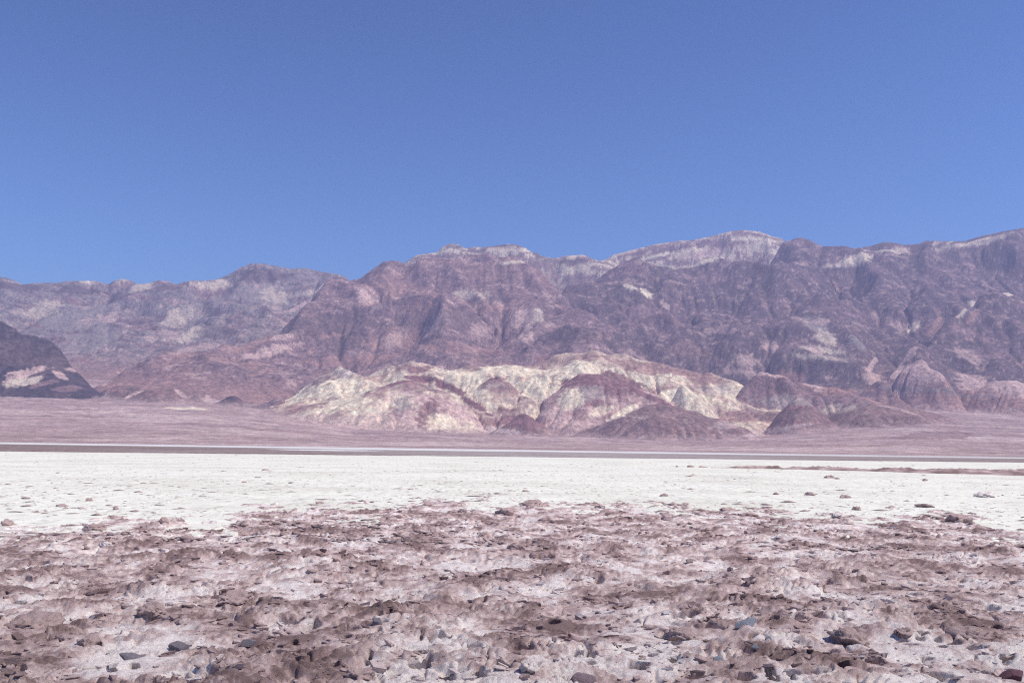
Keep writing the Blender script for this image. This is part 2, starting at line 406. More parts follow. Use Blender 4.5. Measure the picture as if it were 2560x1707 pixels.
HW = np.log(harea)[np.clip(np.rint((Y2 - hgy[0]) / HD).astype(int), 0, len(hgy) - 1), np.clip(np.rint((X2 - hgx[0]) / HD).astype(int), 0, len(hgx) - 1)] * (ID2 >= 9)
# fan relief: shallow braided channels down the slope
fanm = (ID2 == 0)
ch = ridged(X2 / 130 + 0.5 * fbm(X2 / 500, Y2 / 500, 2, 11), Y2 / 900, 3, 171, 0.55)
Z = Z + np.where(fanm, sst(1600, 3000, Y2) * (5.0 * (ch - 0.6) + 1.0 * fbm(X2 / 60, Y2 / 200, 3, 181)), 0) + 0.02
# ---- colours of the rock itself
def C(r, g, b): return np.array([((q / 255.) / 12.92 if q <= 10 else ((q / 255. + .055) / 1.055) ** 2.4) for q in (r, g, b)], np.float32)
PAL = dict(mauve=C(146, 120, 124), dark=C(114, 97, 102), pink=C(172, 138, 134), lightpink=C(210, 180, 174), teal=C(154, 142, 142), cream=C(248, 229, 203),
           paleband=C(222, 204, 186), maroon=C(146, 110, 114), salmon=C(196, 150, 140), fan=C(186, 160, 158), fanlight=C(212, 188, 184), brown=C(150, 123, 122), wash=C(176, 150, 144), sage=C(196, 182, 174), violet=C(88, 78, 88))
base = ['fan', 'teal', 'mauve', 'paleband', 'dark', 'paleband', 'dark', 'dark', 'violet', 'cream', 'mauve'] + \
       ['cream', 'cream', 'cream', 'lightpink', 'brown', 'brown', 'cream', 'brown', 'brown', 'violet', 'violet', 'violet', 'mauve', 'cream', 'brown', 'pink', 'pink']
second = ['fanlight', 'mauve', 'pink', 'mauve', 'mauve', 'lightpink', 'mauve', 'mauve', 'dark', 'pink', 'pink'] + \
         ['lightpink', 'pink', 'maroon', 'maroon', 'maroon', 'mauve', 'paleband', 'maroon', 'teal', 'brown', 'brown', 'brown', 'brown', 'mauve', 'mauve', 'lightpink', 'lightpink']
B1 = np.stack([PAL[k] for k in base])[ID2]; B2 = np.stack([PAL[k] for k in second])[ID2]
v1 = fbm(X2 / 420 + Z / 600, Z / 230 + Y2 / 900, 5, 201, 0.6)
RC = B1 + (B2 - B1) * sst(-0.05, 0.35, v1)[..., None]
v2 = fbm(X2 / 150 + Z / 200, Z / 70 + Y2 / 500, 5, 211, 0.65)
mtn = (ID2 >= 1) & (ID2 <= 8); mtl = mtn & (ID2 != 8)
RC = RC + (PAL['lightpink'] - RC) * (sst(0.16, 0.34, v2) * mtl * np.where(ID2 <= 2, 0.75, 0.5))[..., None]
RC = RC + (PAL['dark'] - RC) * (sst(0.10, 0.28, -v2) * mtn * 0.75)[..., None]
RC = RC + (PAL['wash'] - RC) * (sst(2.8, 6.0, WASH) * mtl * 0.55)[..., None]
v4 = fbm(X2 / 60 + 0.7 * fbm(X2 / 90, Z / 60, 2, 261), Z / 26 + Y2 / 150, 5, 262, 0.7)
RC = RC + (PAL['violet'] - RC) * (sst(0.10, 0.34, v4) * mtn * 0.6)[..., None]
RC = RC + (PAL['lightpink'] - RC) * (sst(0.12, 0.38, -v4) * mtl * 0.5)[..., None]
RC = RC + (PAL['cream'] - RC) * (np.isin(ID2, [3, 5]) * 0.2)[..., None]
bands = fbm(X2 / 420, (Z + 0.12 * X2 + 40 * fbm(X2 / 300, Y2 / 300, 2, 273)) / 34, 4, 271, 0.6); crest = np.isin(ID2, [3, 5])
RC = RC + (PAL['mauve'] - RC) * (sst(-0.06, 0.08, bands) * crest * 0.9)[..., None]
bad = ID2 >= 9
RC = RC + (PAL['fanlight'] - RC) * (sst(3.2, 6.0, HW) * bad * 0.6)[..., None]
rid = sst(0.15, 0.7, fbm(X2 / 260, Y2 / 260, 3, 281) + 1.2 * sst(4560, 4850, Y2) * (0.4 + fbm(X2 / 130, Y2 / 90, 4, 282))) * (ID2 == 9)
RC = RC + (PAL['pink'] - RC) * (rid * 0.5)[..., None]
v3 = fbm(X2 / 55 + 1.2 * fbm(X2 / 150, Z / 90, 2, 222), Y2 / 260 + Z / 90, 4, 221, 0.65)
capk = sst(0.5, 0.8, CAP + 0.55 * fbm(X2 / 110, Z / 60, 4, 223, .6)) * np.isin(ID2, [11, 12, 13, 14, 15])
RC = RC + (PAL['maroon'] - RC) * (capk * 0.85)[..., None]
RC = RC + (PAL['maroon'] - RC) * (sst(0.16, 0.36, v3) * bad * 0.5)[..., None]
RC = RC + (PAL['sage'] - RC) * (sst(0.2, 0.4, -v3) * bad * 0.45)[..., None]
stk = fbm(X2 / 420 + 0.8 * fbm(X2 / 900, Y2 / 500, 2, 12) + Y2 / 900, Y2 / 170 + X2 / 2500, 5, 231, 0.62)
RC = RC + (PAL['fanlight'] - RC) * (sst(0.05, 0.35, stk) * fanm * 0.7)[..., None]
RC = RC + (PAL['brown'] - RC) * (sst(0.08, 0.36, -stk) * fanm * 0.5)[..., None]
RC = RC + (PAL['fan'] - RC) * (sst(30, 2, Z - Zf) * bad * 0.75)[..., None]
RC = RC + (PAL['pink'] - RC) * (sst(170, 5, Z - Zf) * mtl * 0.75)[..., None]
def hit(px, py):
    """first terrain point seen from the camera towards a photo point"""
    d = ray(px, py); j = int(np.argmin(np.abs(av - d.x / d.y)))
    T = np.maximum.accumulate((Z[:, j] - EYE) / Y2[:, j]); t = d.z / d.y
    i = int(np.searchsorted(T, t)); i = min(i, NR - 1)
    return X2[i, j], Y2[i, j], Z[i, j]
# patches of differently coloured rock, laid in metres across and up the slope: (px, py, rx, ry, tilt, colour, strength)
PATCHES = [
    # left range
    (180, 800, 75, 50, 0, 'teal', .8), (235, 850, 60, 40, 0, 'teal', .7), (260, 800, 35, 25, -20, 'lightpink', .7), (100, 770, 60, 30, -30, 'paleband', .6), (480, 840, 40, 18, 30, 'paleband', .8),
    (455, 790, 30, 40, 0, 'paleband', .5), (420, 835, 45, 22, 0, 'lightpink', .5), (520, 720, 40, 14, 10, 'paleband', .6), (225, 708, 28, 7, -10, 'paleband', .8), (300, 702, 20, 8, 0, 'paleband', .6),
    (560, 712, 25, 10, -20, 'paleband', .7), (650, 735, 60, 22, 0, 'teal', .5), (690, 740, 40, 26, -40, 'paleband', .5), (780, 735, 60, 10, 10, 'paleband', .55), (650, 690, 70, 25, 0, 'dark', .7),
    (300, 745, 45, 25, 0, 'dark', .8), (180, 730, 60, 20, 0, 'dark', .7), (540, 830, 50, 25, 0, 'dark', .5), (350, 720, 20, 25, -40, 'paleband', .5), (420, 720, 40, 16, 0, 'dark', .7), (60, 720, 50, 20, 0, 'dark', .7),
    (500, 870, 50, 20, 25, 'lightpink', .5), (680, 880, 60, 16, 28, 'lightpink', .9), (720, 840, 40, 12, 32, 'lightpink', .8), (780, 820, 60, 40, 10, 'dark', .6), (620, 860, 60, 24, 25, 'pink', .7),
    (760, 765, 60, 10, 32, 'lightpink', .7),
    # central mountain
    (920, 740, 30, 34, 0, 'lightpink', .8), (975, 715, 60, 40, 0, 'pink', .7), (1060, 770, 50, 40, 20, 'pink', .4), (1100, 800, 28, 30, 45, 'lightpink', .75), (1070, 830, 24, 16, 40, 'lightpink', .6), (870, 810, 70, 45, 0, 'dark', .6), (860, 860, 60, 30, 0, 'dark', .6),
    (1160, 740, 28, 16, 0, 'paleband', .55), (1210, 745, 20, 14, 0, 'paleband', .5), (1150, 800, 60, 40, 0, 'dark', .5), (1310, 800, 34, 40, 20, 'lightpink', .7), (1320, 840, 26, 20, 45, 'lightpink', .7), (1345, 790, 14, 24, 0, 'paleband', .6),
    (1200, 830, 30, 22, 0, 'lightpink', .5), (990, 850, 34, 24, 30, 'lightpink', .5), (1030, 860, 30, 20, 0, 'pink', .6), (1420, 840, 80, 30, 0, 'dark', .7), (1240, 690, 90, 25, 0, 'pink', .35), (1370, 700, 60, 30, -30, 'pink', .5),
    (1430, 720, 50, 40, 0, 'dark', .6), (900, 900, 130, 18, 5, 'pink', .8), (1180, 870, 120, 16, 0, 'pink', .6),
    # crest bands
    (1270, 622, 70, 5, 0, 'dark', .9), (1265, 635, 70, 9, 0, 'cream', .6), (1190, 634, 30, 5, 0, 'dark', .8), (1300, 648, 55, 5, 0, 'pink', .8), (1290, 658, 60, 5, 4, 'cream', .7), (1135, 618, 30, 10, 0, 'dark', .6),
    (1430, 655, 45, 5, 5, 'dark', .8), (1440, 640, 30, 4, 0, 'cream', .5), (1440, 672, 50, 8, 15, 'cream', .5), (1345, 640, 20, 8, -25, 'dark', .7), (1060, 635, 40, 8, 12, 'cream', .5), (1110, 633, 25, 7, 0, 'cream', .7),
    # right crest
    (1690, 635, 120, 14, 15, 'cream', .55), (1640, 640, 70, 10, 18, 'cream', .6), (1850, 600, 70, 12, 5, 'cream', .6), (1930, 605, 40, 10, -15, 'cream', .5), (1770, 640, 70, 12, 12, 'lightpink', .8), (1740, 660, 70, 8, 15, 'paleband', .9), (1820, 620, 50, 10, 0, 'pink', .7), (1890, 632, 50, 8, 0, 'paleband', .7),
    (1860, 612, 40, 7, 0, 'maroon', .5), (1800, 620, 40, 6, 12, 'mauve', .5),
    (1700, 622, 110, 5, 12, 'mauve', .9), (1800, 606, 70, 4, 16, 'mauve', .8), (1905, 592, 60, 5, -10, 'mauve', .8), (1640, 652, 70, 6, 16, 'mauve', .9), (1860, 588, 50, 4, 0, 'mauve', .7), (1950, 615, 40, 6, -8, 'mauve', .8), (1580, 640, 50, 5, 14, 'mauve', .8),
    (2330, 612, 70, 4, 8, 'paleband', .8), (2440, 606, 60, 4, 18, 'paleband', .8), (2200, 632, 60, 5, 6, 'paleband', .6),
    # yellow outcrop on the dark mountain and neighbours
    (1575, 722, 22, 9, -25, 'paleband', .95), (1617, 738, 22, 12, -30, 'cream', 1), (1660, 765, 22, 8, -40, 'lightpink', .8), (1690, 800, 14, 30, 0, 'pink', .4), (1720, 880, 50, 26, 0, 'pink', .4), (1600, 800, 60, 40, 0, 'mauve', .5),
    (1930, 870, 22, 18, 30, 'lightpink', .75), (1815, 825, 22, 18, 0, 'lightpink', .6), (1775, 830, 16, 12, 0, 'lightpink', .5), (1870, 905, 34, 22, 0, 'lightpink', .5),
    (2040, 815, 30, 30, 0, 'teal', .85), (2065, 850, 34, 24, -20, 'paleband', .6), (2060, 880, 60, 10, -10, 'paleband', .7), (2150, 855, 28, 24, 0, 'teal', .9), (2040, 805, 34, 9, 0, 'lightpink', .6), (2035, 880, 20, 12, -35, 'lightpink', .7),
    (2060, 895, 80, 9, -6, 'paleband', .5),
    # right range
    (2140, 650, 40, 18, 18, 'cream', .65), (2120, 668, 60, 9, 5, 'paleband', .8), (2250, 630, 40, 12, 10, 'paleband', .6), (2200, 618, 40, 8, 0, 'dark', .8), (2290, 625, 30, 12, 30, 'dark', .8), (2380, 615, 60, 8, 10, 'paleband', .6), (2480, 600, 60, 8, 20, 'paleband', .5),
    (2190, 790, 20, 12, 0, 'lightpink', .5), (2245, 815, 12, 20, 0, 'lightpink', .6), (2430, 762, 26, 9, 10, 'paleband', 1), (2400, 785, 30, 8, 40, 'paleband', .9), (2340, 820, 50, 8, 40, 'pink', .8), (2270, 890, 50, 8, 42, 'lightpink', .8), (2230, 640, 60, 5, 0, 'lightpink', .5),
    (2310, 930, 45, 40, 0, 'lightpink', .8), (2420, 890, 30, 26, 0, 'lightpink', .5), (2510, 960, 70, 40, 0, 'lightpink', .7), (2360, 930, 14, 40, 0, 'dark', .7), (2350, 975, 120, 7, -8, 'teal', .6),
    # left spur scree
    (70, 940, 45, 24, 20, 'lightpink', 1), (60, 955, 40, 16, 10, 'paleband', .9), (125, 930, 45, 8, 25, 'dark', .9), (150, 940, 26, 5, -30, 'lightpink', .8), (160, 975, 26, 12, 0, 'mauve', .7), (185, 925, 16, 5, -10, 'lightpink', .7), (110, 960, 30, 10, 20, 'mauve', .8),
    # badlands
    (920, 1055, 200, 24, 0, 'lightpink', .5), (1010, 1010, 26, 22, 0, 'teal', .6), (1070, 1040, 26, 34, 0, 'maroon', .7), (1000, 955, 40, 10, 15, 'maroon', .9), (1050, 950, 45, 10, -8, 'maroon', .9), (1120, 970, 60, 12, -25, 'maroon', .95), (1190, 1015, 50, 10, -32, 'maroon', .9), (930, 990, 40, 10, 15, 'pink', .6), (860, 1030, 60, 10, 20, 'pink', .5),
    (1100, 1055, 34, 26, 0, 'cream', .7), (900, 1020, 40, 20, 0, 'cream', .6), (1240, 925, 150, 18, 0, 'cream', .7), (1245, 948, 24, 9, 0, 'maroon', .7), (1180, 920, 26, 14, 0, 'maroon', .6), (1050, 925, 34, 12, 10, 'maroon', .7), (1010, 918, 30, 10, 0, 'maroon', .6), (1360, 900, 22, 14, 30, 'maroon', .7), (1230, 885, 40, 6, 0, 'maroon', .6),
    (860, 935, 30, 14, 0, 'sage', .8), (800, 950, 30, 16, 20, 'mauve', .7), (1480, 960, 90, 26, 0, 'maroon', .75), (1560, 950, 60, 20, -20, 'maroon', .75), (1470, 985, 40, 24, 0, 'sage', .5), (1640, 1000, 90, 10, -25, 'maroon', .8), (1430, 1000, 40, 26, 30, 'cream', .8), (1500, 1030, 50, 14, 20, 'cream', .6), (1450, 1040, 30, 18, 0, 'maroon', .5),
    (1590, 920, 90, 22, -10, 'pink', .7), (1690, 925, 90, 18, -15, 'pink', .7), (1760, 1000, 40, 16, -15, 'cream', 1), (1700, 985, 34, 16, 0, 'cream', 1), (1800, 975, 50, 14, 0, 'sage', .5), (1310, 1055, 70, 20, 0, 'maroon', .6), (1560, 1030, 60, 8, 28, 'cream', .8), (1900, 930, 70, 10, -10, 'lightpink', .7), (1860, 935, 60, 9, -6, 'lightpink', .6),
    (1980, 950, 40, 14, -5, 'salmon', .45), (2040, 965, 40, 14, -20, 'lightpink', .8), (2075, 975, 26, 10, -20, 'salmon', .6), (2120, 978, 28, 8, -5, 'salmon', .5), (2190, 1005, 40, 7, -20, 'salmon', .45), (2250, 1025, 50, 5, -20, 'lightpink', .7), (1960, 1010, 60, 20, 0, 'sage', .5), (2080, 1025, 40, 10, 20, 'paleband', .5), (2000, 1040, 70, 16, 0, 'brown', .7), (2200, 1050, 120, 20, 0, 'brown', .7),
    (1820, 1060, 60, 12, 10, 'fanlight', .5), (1240, 1075, 60, 10, -10, 'fanlight', .8), (470, 1022, 60, 6, 0, 'cream', .8), (340, 985, 24, 6, 35, 'lightpink', .8), (450, 985, 24, 4, -30, 'lightpink', .8),
    # fan
    (300, 1045, 260, 5, 2, 'fanlight', .5), (120, 1060, 160, 4, 3, 'fanlight', .5), (450, 1075, 160, 4, -3, 'fanlight', .5), (200, 1040, 120, 4, 2, 'brown', .5), (2350, 1090, 220, 16, 8, 'brown', .6), (1900, 1080, 120, 6, 10, 'fanlight', .6), (700, 1098, 260, 4, -2, 'brown', .4),
]
pn1 = fbm(X2 / 120 + Z / 90, Z / 45 + Y2 / 300, 4, 241, 0.65); pn2 = fbm(X2 / 40 + Z / 60, Z / 22 + Y2 / 160, 3, 251, 0.6)
for (px, py, rx, ry, tl, ck, st) in PATCHES:
    x0, y0, z0 = hit(px, py); s = y0 / F
    du, dv = X2 - x0 * 1.0, Z - z0
    c_, s_ = math.cos(math.radians(tl)), math.sin(math.radians(tl))
    if ID2[int(np.argmin(np.abs(rows - y0))), int(np.argmin(np.abs(av - x0 / y0)))] == 0:     # on the gentle fan: metres across and along
        dv = (Y2 - y0) * 0.10; ry = ry * 1.0
    u_, v_ = (du * c_ + dv * s_) / (rx * s), (-du * s_ + dv * c_) / (ry * s)
    r = np.sqrt(u_ * u_ + v_ * v_) + (0.75 * pn1 + 0.5 * pn2) * min(1.0, 0.25 + min(rx, ry) / 18)
    k = sst(1.02, 0.78, r) * min(1, st * 1.2) * (np.abs(Y2 - y0) < 900)
    RC = RC + (PAL[ck] - RC) * k[..., None]
RC = np.clip(RC * (1 + 0.22 * pn2[..., None]), 0.02, 0.9)

V2 = np.stack([X2, Y2, Z], -1).reshape(-1, 3); Q2 = grid_quads(NR, NA)[:, ::1]
fid = ID2[:-1, :-1].reshape(-1); RCf = RC.reshape(-1, 3)
names = [('alluvial_fan', 'broad mauve alluvial fan sloping from the hills to the salt flat')] + [(L[0], L[1]) for L in LAYERS] + [('badland_hill', h[0]) for h in HILLS]
for i, (nm, lab) in enumerate(names):
    q = Q2[fid == i]
    if len(q) == 0: print('EMPTY', i, lab); continue
    used = np.unique(q); remap = np.zeros(len(V2), np.int32); remap[used] = np.arange(len(used))
    o = mesh_np(nm, V2[used], remap[q], MT, True, None, {'rock_colour': RCf[used]})
    tag(o, lab, nm.replace('_', ' '), None if nm not in ('badland_hill',) else 'painted badland hills', 'structure')

# ------------------------------------------------------------------ far salt flat, rough field, pan
def polar_mesh(name, a0, a1, na, ys, zfun, mat, attrs=None):
    a, y = np.meshgrid(np.linspace(a0, a1, na), ys); x = a * y
    z = zfun(x, y)
    at_ = {k: f(x, y) for k, f in (attrs or {}).items()}
    return mesh_np(name, np.stack([x, y, z], -1).reshape(-1, 3), grid_quads(len(ys), na), mat, True, at_)
def plain(name, x0, x1, y0, y1, z, mat, label):
    me = mesh_np(name, np.array([(x0, y0, z), (x1, y0, z), (x1, y1, z), (x0, y1, z)], float), np.array([[0, 1, 2, 3]]), mat, False, {'white': np.full(4, .35)})
    return tag(me, label, name.replace('_', ' '), None, 'structure')
plain('ground', -15000, 15000, -6000, 14000, -0.9, MFAR, 'flat valley floor under and beyond everything')
def pan_edge(a):           # depth of the far shore of the white pan
    return np.interp(a, [-.6, -.5, -.25, 0, .25, .5, .6], [150, 158, 172, 192, 212, 240, 250])
def white_far(x, y):
    a = x / y
    w_ = sst(480, 560, y + 90 * fbm(x / 200, y / 120, 3, 301)) * sst(1600, 1150, y + 250 * fbm(x / 500, y / 300, 3, 302)) * np.interp(a, [-.6, -.3, 0, .3, .6], [1, .9, .75, .6, .6])
    lens = sst(1.1, 0.75, np.sqrt(((a + 0.18) / 0.062) ** 2 + ((y - 330) / 45) ** 2) + 0.35 * fbm(x / 30, y / 30, 3, 303))
    lens2 = 0.6 * sst(1.1, 0.6, np.sqrt(((a + 0.12) / 0.14) ** 2 + ((y - 480) / 60) ** 2) + 0.35 * fbm(x / 30, y / 30, 3, 304))
    low = np.interp(a, [-.5, -.2, 0, .25, .5], [0.02, .14, .28, .22, .1]) + 0.25 * fbm(x / 60, y / 25, 4, 306)
    return np.clip(np.maximum(np.maximum(w_, lens), lens2) + np.maximum(low, 0) + 0.14 * fbm(x / 14, y / 14, 4, 305), 0, 1)
o = polar_mesh('rough_salt_field', -.66, .66, 700, np.concatenate([np.geomspace(135, 620, 150), np.geomspace(640, 1400, 40)]),
    lambda x, y: -0.02 + sst(-6, 4, y - pan_edge(x / y) + 12 * fbm(x / 16, y / 16, 4, 311)) * (0.10 + 0.16 * ridged(x / 3.0, y / 5.0, 3, 312)) * sst(620, 400, y) - 0.12 * sst(6, -8, y - pan_edge(x / y)) , MFAR, {'white': white_far})
tag(o, 'dark band of rough brown salt beyond the white pan', 'salt field', None, 'structure')
EDGE_PX = [(-300, 1300), (0, 1345), (150, 1335), (350, 1320), (560, 1310), (640, 1290), (800, 1288), (950, 1285), (1010, 1270), (1080, 1262), (1250, 1275), (1330, 1258), (1450, 1285), (1560, 1270), (1650, 1285), (1750, 1285), (1860, 1280),
           (1950, 1290), (2050, 1300), (2150, 1315), (2280, 1300), (2350, 1292), (2430, 1300), (2480, 1330), (2560, 1350), (2800, 1360)]
_ex = [on_ground(*p) for p in EDGE_PX]
def edge_w(x, y):           # 1 at the border of the rough crust, growing outwards
    e = np.interp(x / y, [p[0] / p[1] for p in _ex], [p[1] for p in _ex])
    return y / e + 0.46 * fbm(x / 1.3, y / 2.8, 4, 401, 0.65) + 0.16 * fbm(x / .3, y / .5, 3, 402)
def pan_z(x, y):
    return 0.028 * fbm(x / 1.6, y / 1.6, 4, 321, 0.6) + 0.02 * ridged(x / 0.6, y / 0.6, 2, 322) - 0.3 * sst(-2, 8, y - pan_edge(x / y) - 4) - 0.22 * sst(1.0, 0.85, edge_w(x, y))
o = polar_mesh('salt_pan', -.66, .66, 760, np.concatenate([np.geomspace(11, 60, 230), np.geomspace(61, 262, 150)]), pan_z, MP)
tag(o, 'smooth bright white salt pan behind the rough crust', 'salt pan', None, 'structure')

# ------------------------------------------------------------------ near crust
NCA, NCR = 980, 790
ca = np.linspace(-0.575, 0.575, NCA); cy = np.geomspace(4.6, 34.0, NCR)
CA, YY = np.meshgrid(ca, cy); XX = CA * YY
ew = edge_w(XX, YY)
cm = sst(1.12, 0.90, ew)                                        # 1 = rough crust
wx, wy = XX + 0.12 * fbm(XX / .5, YY / .5, 2, 403, .4), YY + 0.12 * fbm(XX / .5, YY / .5, 2, 404, .4)
f1, f2, cid = worley(wx / 0.52, wy / 0.62, 405)
g1, g2, gid = worley(wx / 0.17, wy / 0.17, 406)
h1 = np.clip(1 - f1 * 1.15, 0, 1) ** 0.8 * (0.25 + cid)
big = fbm(XX / 1.5, YY / 2.2, 3, 407)
bigm = sst(-0.22, 0.25, big)
CH = 0.075 * big + (0.006 + 0.03 * bigm) * h1
rgh = 0.7 + 0.4 * bigm
CH = CH + rgh * (0.11 * (ridged(wx / .85, wy / .85, 3, 411, 0.42) - 0.6) + 0.026 * fbm(XX / .34, YY / .26, 2, 408, 0.5) + 0.006 * fbm(XX / .11, YY / .13, 2, 409))
tm = sst(-.15, .2, fbm(XX / .9, YY / 1.2, 3, 413) + .4 * (bigm - .4))
for sc_, per, amp_, sd_ in ((.9, .17, .05, 412), (.45, .22, .03, 414)):    # tilted broken plates: gentle backs, sharp undercut fronts
    tr = fbm(wx / sc_, wy / (sc_ * .6), 2, sd_, 0.4) - 0.25 * YY / sc_ * per
    fr = (tr / per) % 1.0
    CH = CH + amp_ * (0.3 + tm) * (np.where(fr > .2, (1 - fr) / .8, fr / .2) - .5)
crack = sst(0.05, 0.0, f2 - f1) * sst(-0.1, 0.2, fbm(XX / .8, YY / .8, 2, 410)); CH = CH - 0.085 * crack
DYS = np.zeros_like(XX); DXS = np.zeros_like(XX)
# hollows under broken crust: (px, py, width px, height px)
HOLES = [(74, 1388, 36, 14), (106, 1408, 26, 10), (366, 1440, 20, 20), (612, 1364, 36, 14), (484, 1372, 20, 8), (774, 1409, 44, 9), (389, 1496, 16, 8), (350, 1504, 26, 18), (705, 1478, 38, 11), (776, 1460, 18, 14), (378, 1553, 48, 20),
    (205, 1582, 70, 16), (232, 1602, 34, 22), (422, 1528, 30, 8), (561, 1506, 24, 20), (602, 1503, 44, 9), (604, 1521, 36, 9), (720, 1552, 90, 12), (775, 1564, 26, 42), (480, 1638, 22, 14), (382, 1703, 40, 14), (534, 1688, 60, 12), (845, 1580, 34, 12),
    (995, 1363, 26, 10), (1032, 1406, 46, 14), (912, 1405, 24, 10), (1247, 1372, 30, 12), (1288, 1389, 46, 10), (1361, 1390, 36, 18), (1404, 1406, 34, 12), (1454, 1398, 24, 9), (1493, 1405, 38, 11), (1646, 1361, 26, 14), (1671, 1382, 36, 11), (1572, 1355, 20, 10),
    (1534, 1392, 20, 16), (897, 1454, 20, 12), (839, 1476, 14, 9), (990, 1484, 26, 18), (1245, 1474, 26, 16), (862, 1520, 14, 10), (924, 1514, 16, 20), (1381, 1552, 34, 10), (1416, 1588, 28, 20), (1590, 1548, 24, 10), (1714, 1540, 72, 12), (1625, 1600, 44, 14),
    (1687, 1601, 30, 20), (1443, 1630, 24, 16), (1475, 1633, 18, 16), (1594, 1660, 40, 24), (870, 1572, 46, 14), (866, 1594, 24, 10), (1094, 1599, 44, 7), (1499, 1452, 22, 18), (1404, 1503, 30, 7), (1923, 1347, 16, 10), (2032, 1382, 18, 14), (2117, 1442, 38, 14),
    (2070, 1454, 28, 12), (2233, 1470, 66, 11), (2283, 1483, 54, 8), (2419, 1497, 42, 14), (2479, 1514, 34, 18), (2500, 1562, 42, 18), (1854, 1462, 18, 34), (1776, 1564, 60, 18), (1725, 1594, 40, 14), (1997, 1546, 20, 26), (2012, 1524, 22, 18), (1854, 1698, 40, 24),
    (1930, 1690, 24, 40), (2010, 1688, 96, 12), (1753, 1688, 50, 14), (2388, 1606, 36, 12), (2279, 1609, 30, 10), (2175, 1632, 18, 12), (2202, 1648, 16, 20), (2340, 1688, 70, 10), (1190, 1690, 40, 12), (1010, 1700, 36, 12), (2160, 1450, 20, 8), (2260, 1600, 30, 8), (1905, 1520, 60, 8),
    (1960, 1538, 50, 8), (2200, 1360, 30, 8), (2240, 1350, 26, 7), (2330, 1345, 30, 8), (2060, 1345, 20, 7), (1170, 1400, 30, 8), (120, 1470, 30, 10), (60, 1450, 40, 12), (40, 1500, 40, 14), (50, 1660, 30, 30), (1120, 1350, 30, 8), (960, 1560, 24, 10), (1330, 1480, 20, 8)]
rng = np.random.RandomState(4)
for _ in range(150):
    px_ = rng.uniform(-60, 2620); py_ = 1330 + 370 * rng.uniform(0, 1) ** 0.8; q_ = rng.uniform(.5, 1.25) * (0.6 + 0.5 * (py_ - 1300) / 400)
    HOLES.append((px_, py_, 24 * q_ * rng.uniform(.6, 1.7), 6.0 * q_))
wob = fbm(XX / .12, YY / .2, 2, 421, 0.5)
for (px, py, wpx, hpx) in HOLES:
    x0, y0 = on_ground(px, py, 0.03); s = y0 / F
    rx = 0.58 * wpx * s; ry = max(0.045, 0.5 * hpx * s * 2.0); dp = 0.045 + hpx * s * 1.4
    j0, j1 = np.searchsorted(ca, [(x0 - 5 * rx - .3) / y0, (x0 + 5 * rx + .3) / y0]); i0, i1 = np.searchsorted(cy, [y0 - 5 * ry - .3, y0 + 6 * ry + .5])
    sl = (slice(i0, i1), slice(j0, j1))
    if i1 - i0 < 2 or j1 - j0 < 2: continue
    dx, dy = XX[sl] - x0, YY[sl] - y0
    tilt = rng.uniform(-.35, .35)
    r = np.sqrt((dx / rx) ** 2 + ((dy + tilt * dx) / ry) ** 2) + 0.9 * wob[sl]
    k = sst(1.1, 0.6, r)
    lat = np.exp(-(dx / (1.25 * rx + .05)) ** 2)
    lip = lat * sst(0.3 * ry, 1.0 * ry, dy) * np.exp(-np.maximum(dy - ry, 0) / (.22 + ry))
    front = lat * sst(0.0, -0.4 * ry, dy) * np.exp(-np.maximum(-dy - ry, 0) / .45)
    CH[sl] = CH[sl] * (1 - 0.5 * k) * (1 - .45 * front) + (0.004 + 0.2 * hpx * s) * lip * (1 - k) - dp * k
    DYS[sl] = np.maximum(DYS[sl], k * (0.08 + ry * 0.6))
def soften(A, n=2):
    for _ in range(n):
        P = np.pad(A, 1, mode='edge'); A = (P[1:-1, :-2] + P[1:-1, 2:] + P[:-2, 1:-1] + P[2:, 1:-1] + 2 * A) / 6
    return A
CH = soften(CH, 1); DYS = soften(DYS, 2)
# push the shoulders of the lumps outwards so they overhang
gyy, gxx = np.gradient(CH); gxx = gxx / np.gradient(XX, axis=1); gyy = gyy / np.gradient(YY, axis=0)
gl = np.sqrt(gxx ** 2 + gyy ** 2) + 1e-6; kk = np.clip(gl, 0, 1.2) / gl * 0.004 * cm * sst(-.05, 0.05, CH)
PXX = XX - gxx * kk + DXS; PYY = YY - gyy * kk + DYS
lowz = 0.02 * fbm(XX / .6, YY / .6, 4, 430) + 0.012 * fbm(XX / .12, YY / .12, 3, 431)
PZ = CH * cm + (1 - cm) * lowz - 0.10 * sst(0.3, 0.0, cm) + 0.02
brown = 0.41 + 4.5 * (CH - 0.075 * big) + 1.25 * fbm(XX / 1.0, YY / 1.5, 4, 440, 0.62) + 0.85 * fbm(XX / .24, YY / .34, 5, 441, .72) + 0.55 * fbm(XX / .06, YY / .09, 4, 444, .7)
brown = brown - 0.35 * sst(10, 6.5, YY) * sst(-0.1, .25, fbm(XX / 1.3, YY / 1.3, 2, 442))
brown = np.clip(brown, 0, 1) * sst(0.15, 0.6, cm) + 0.75 * (1 - sst(.15, .6, cm)) * sst(0.30, .5, fbm(XX / .4, YY / .5, 4, 443) + 0.3 * sst(1.9, 0.9, ew))
o = mesh_np('salt_crust', np.stack([PXX, PYY, PZ], -1).reshape(-1, 3), grid_quads(NCR, NCA), MC, True, {'brown': brown})
tag(o, 'rough broken mauve-brown salt crust with white hollows in the foreground', 'salt crust', None, 'structure')
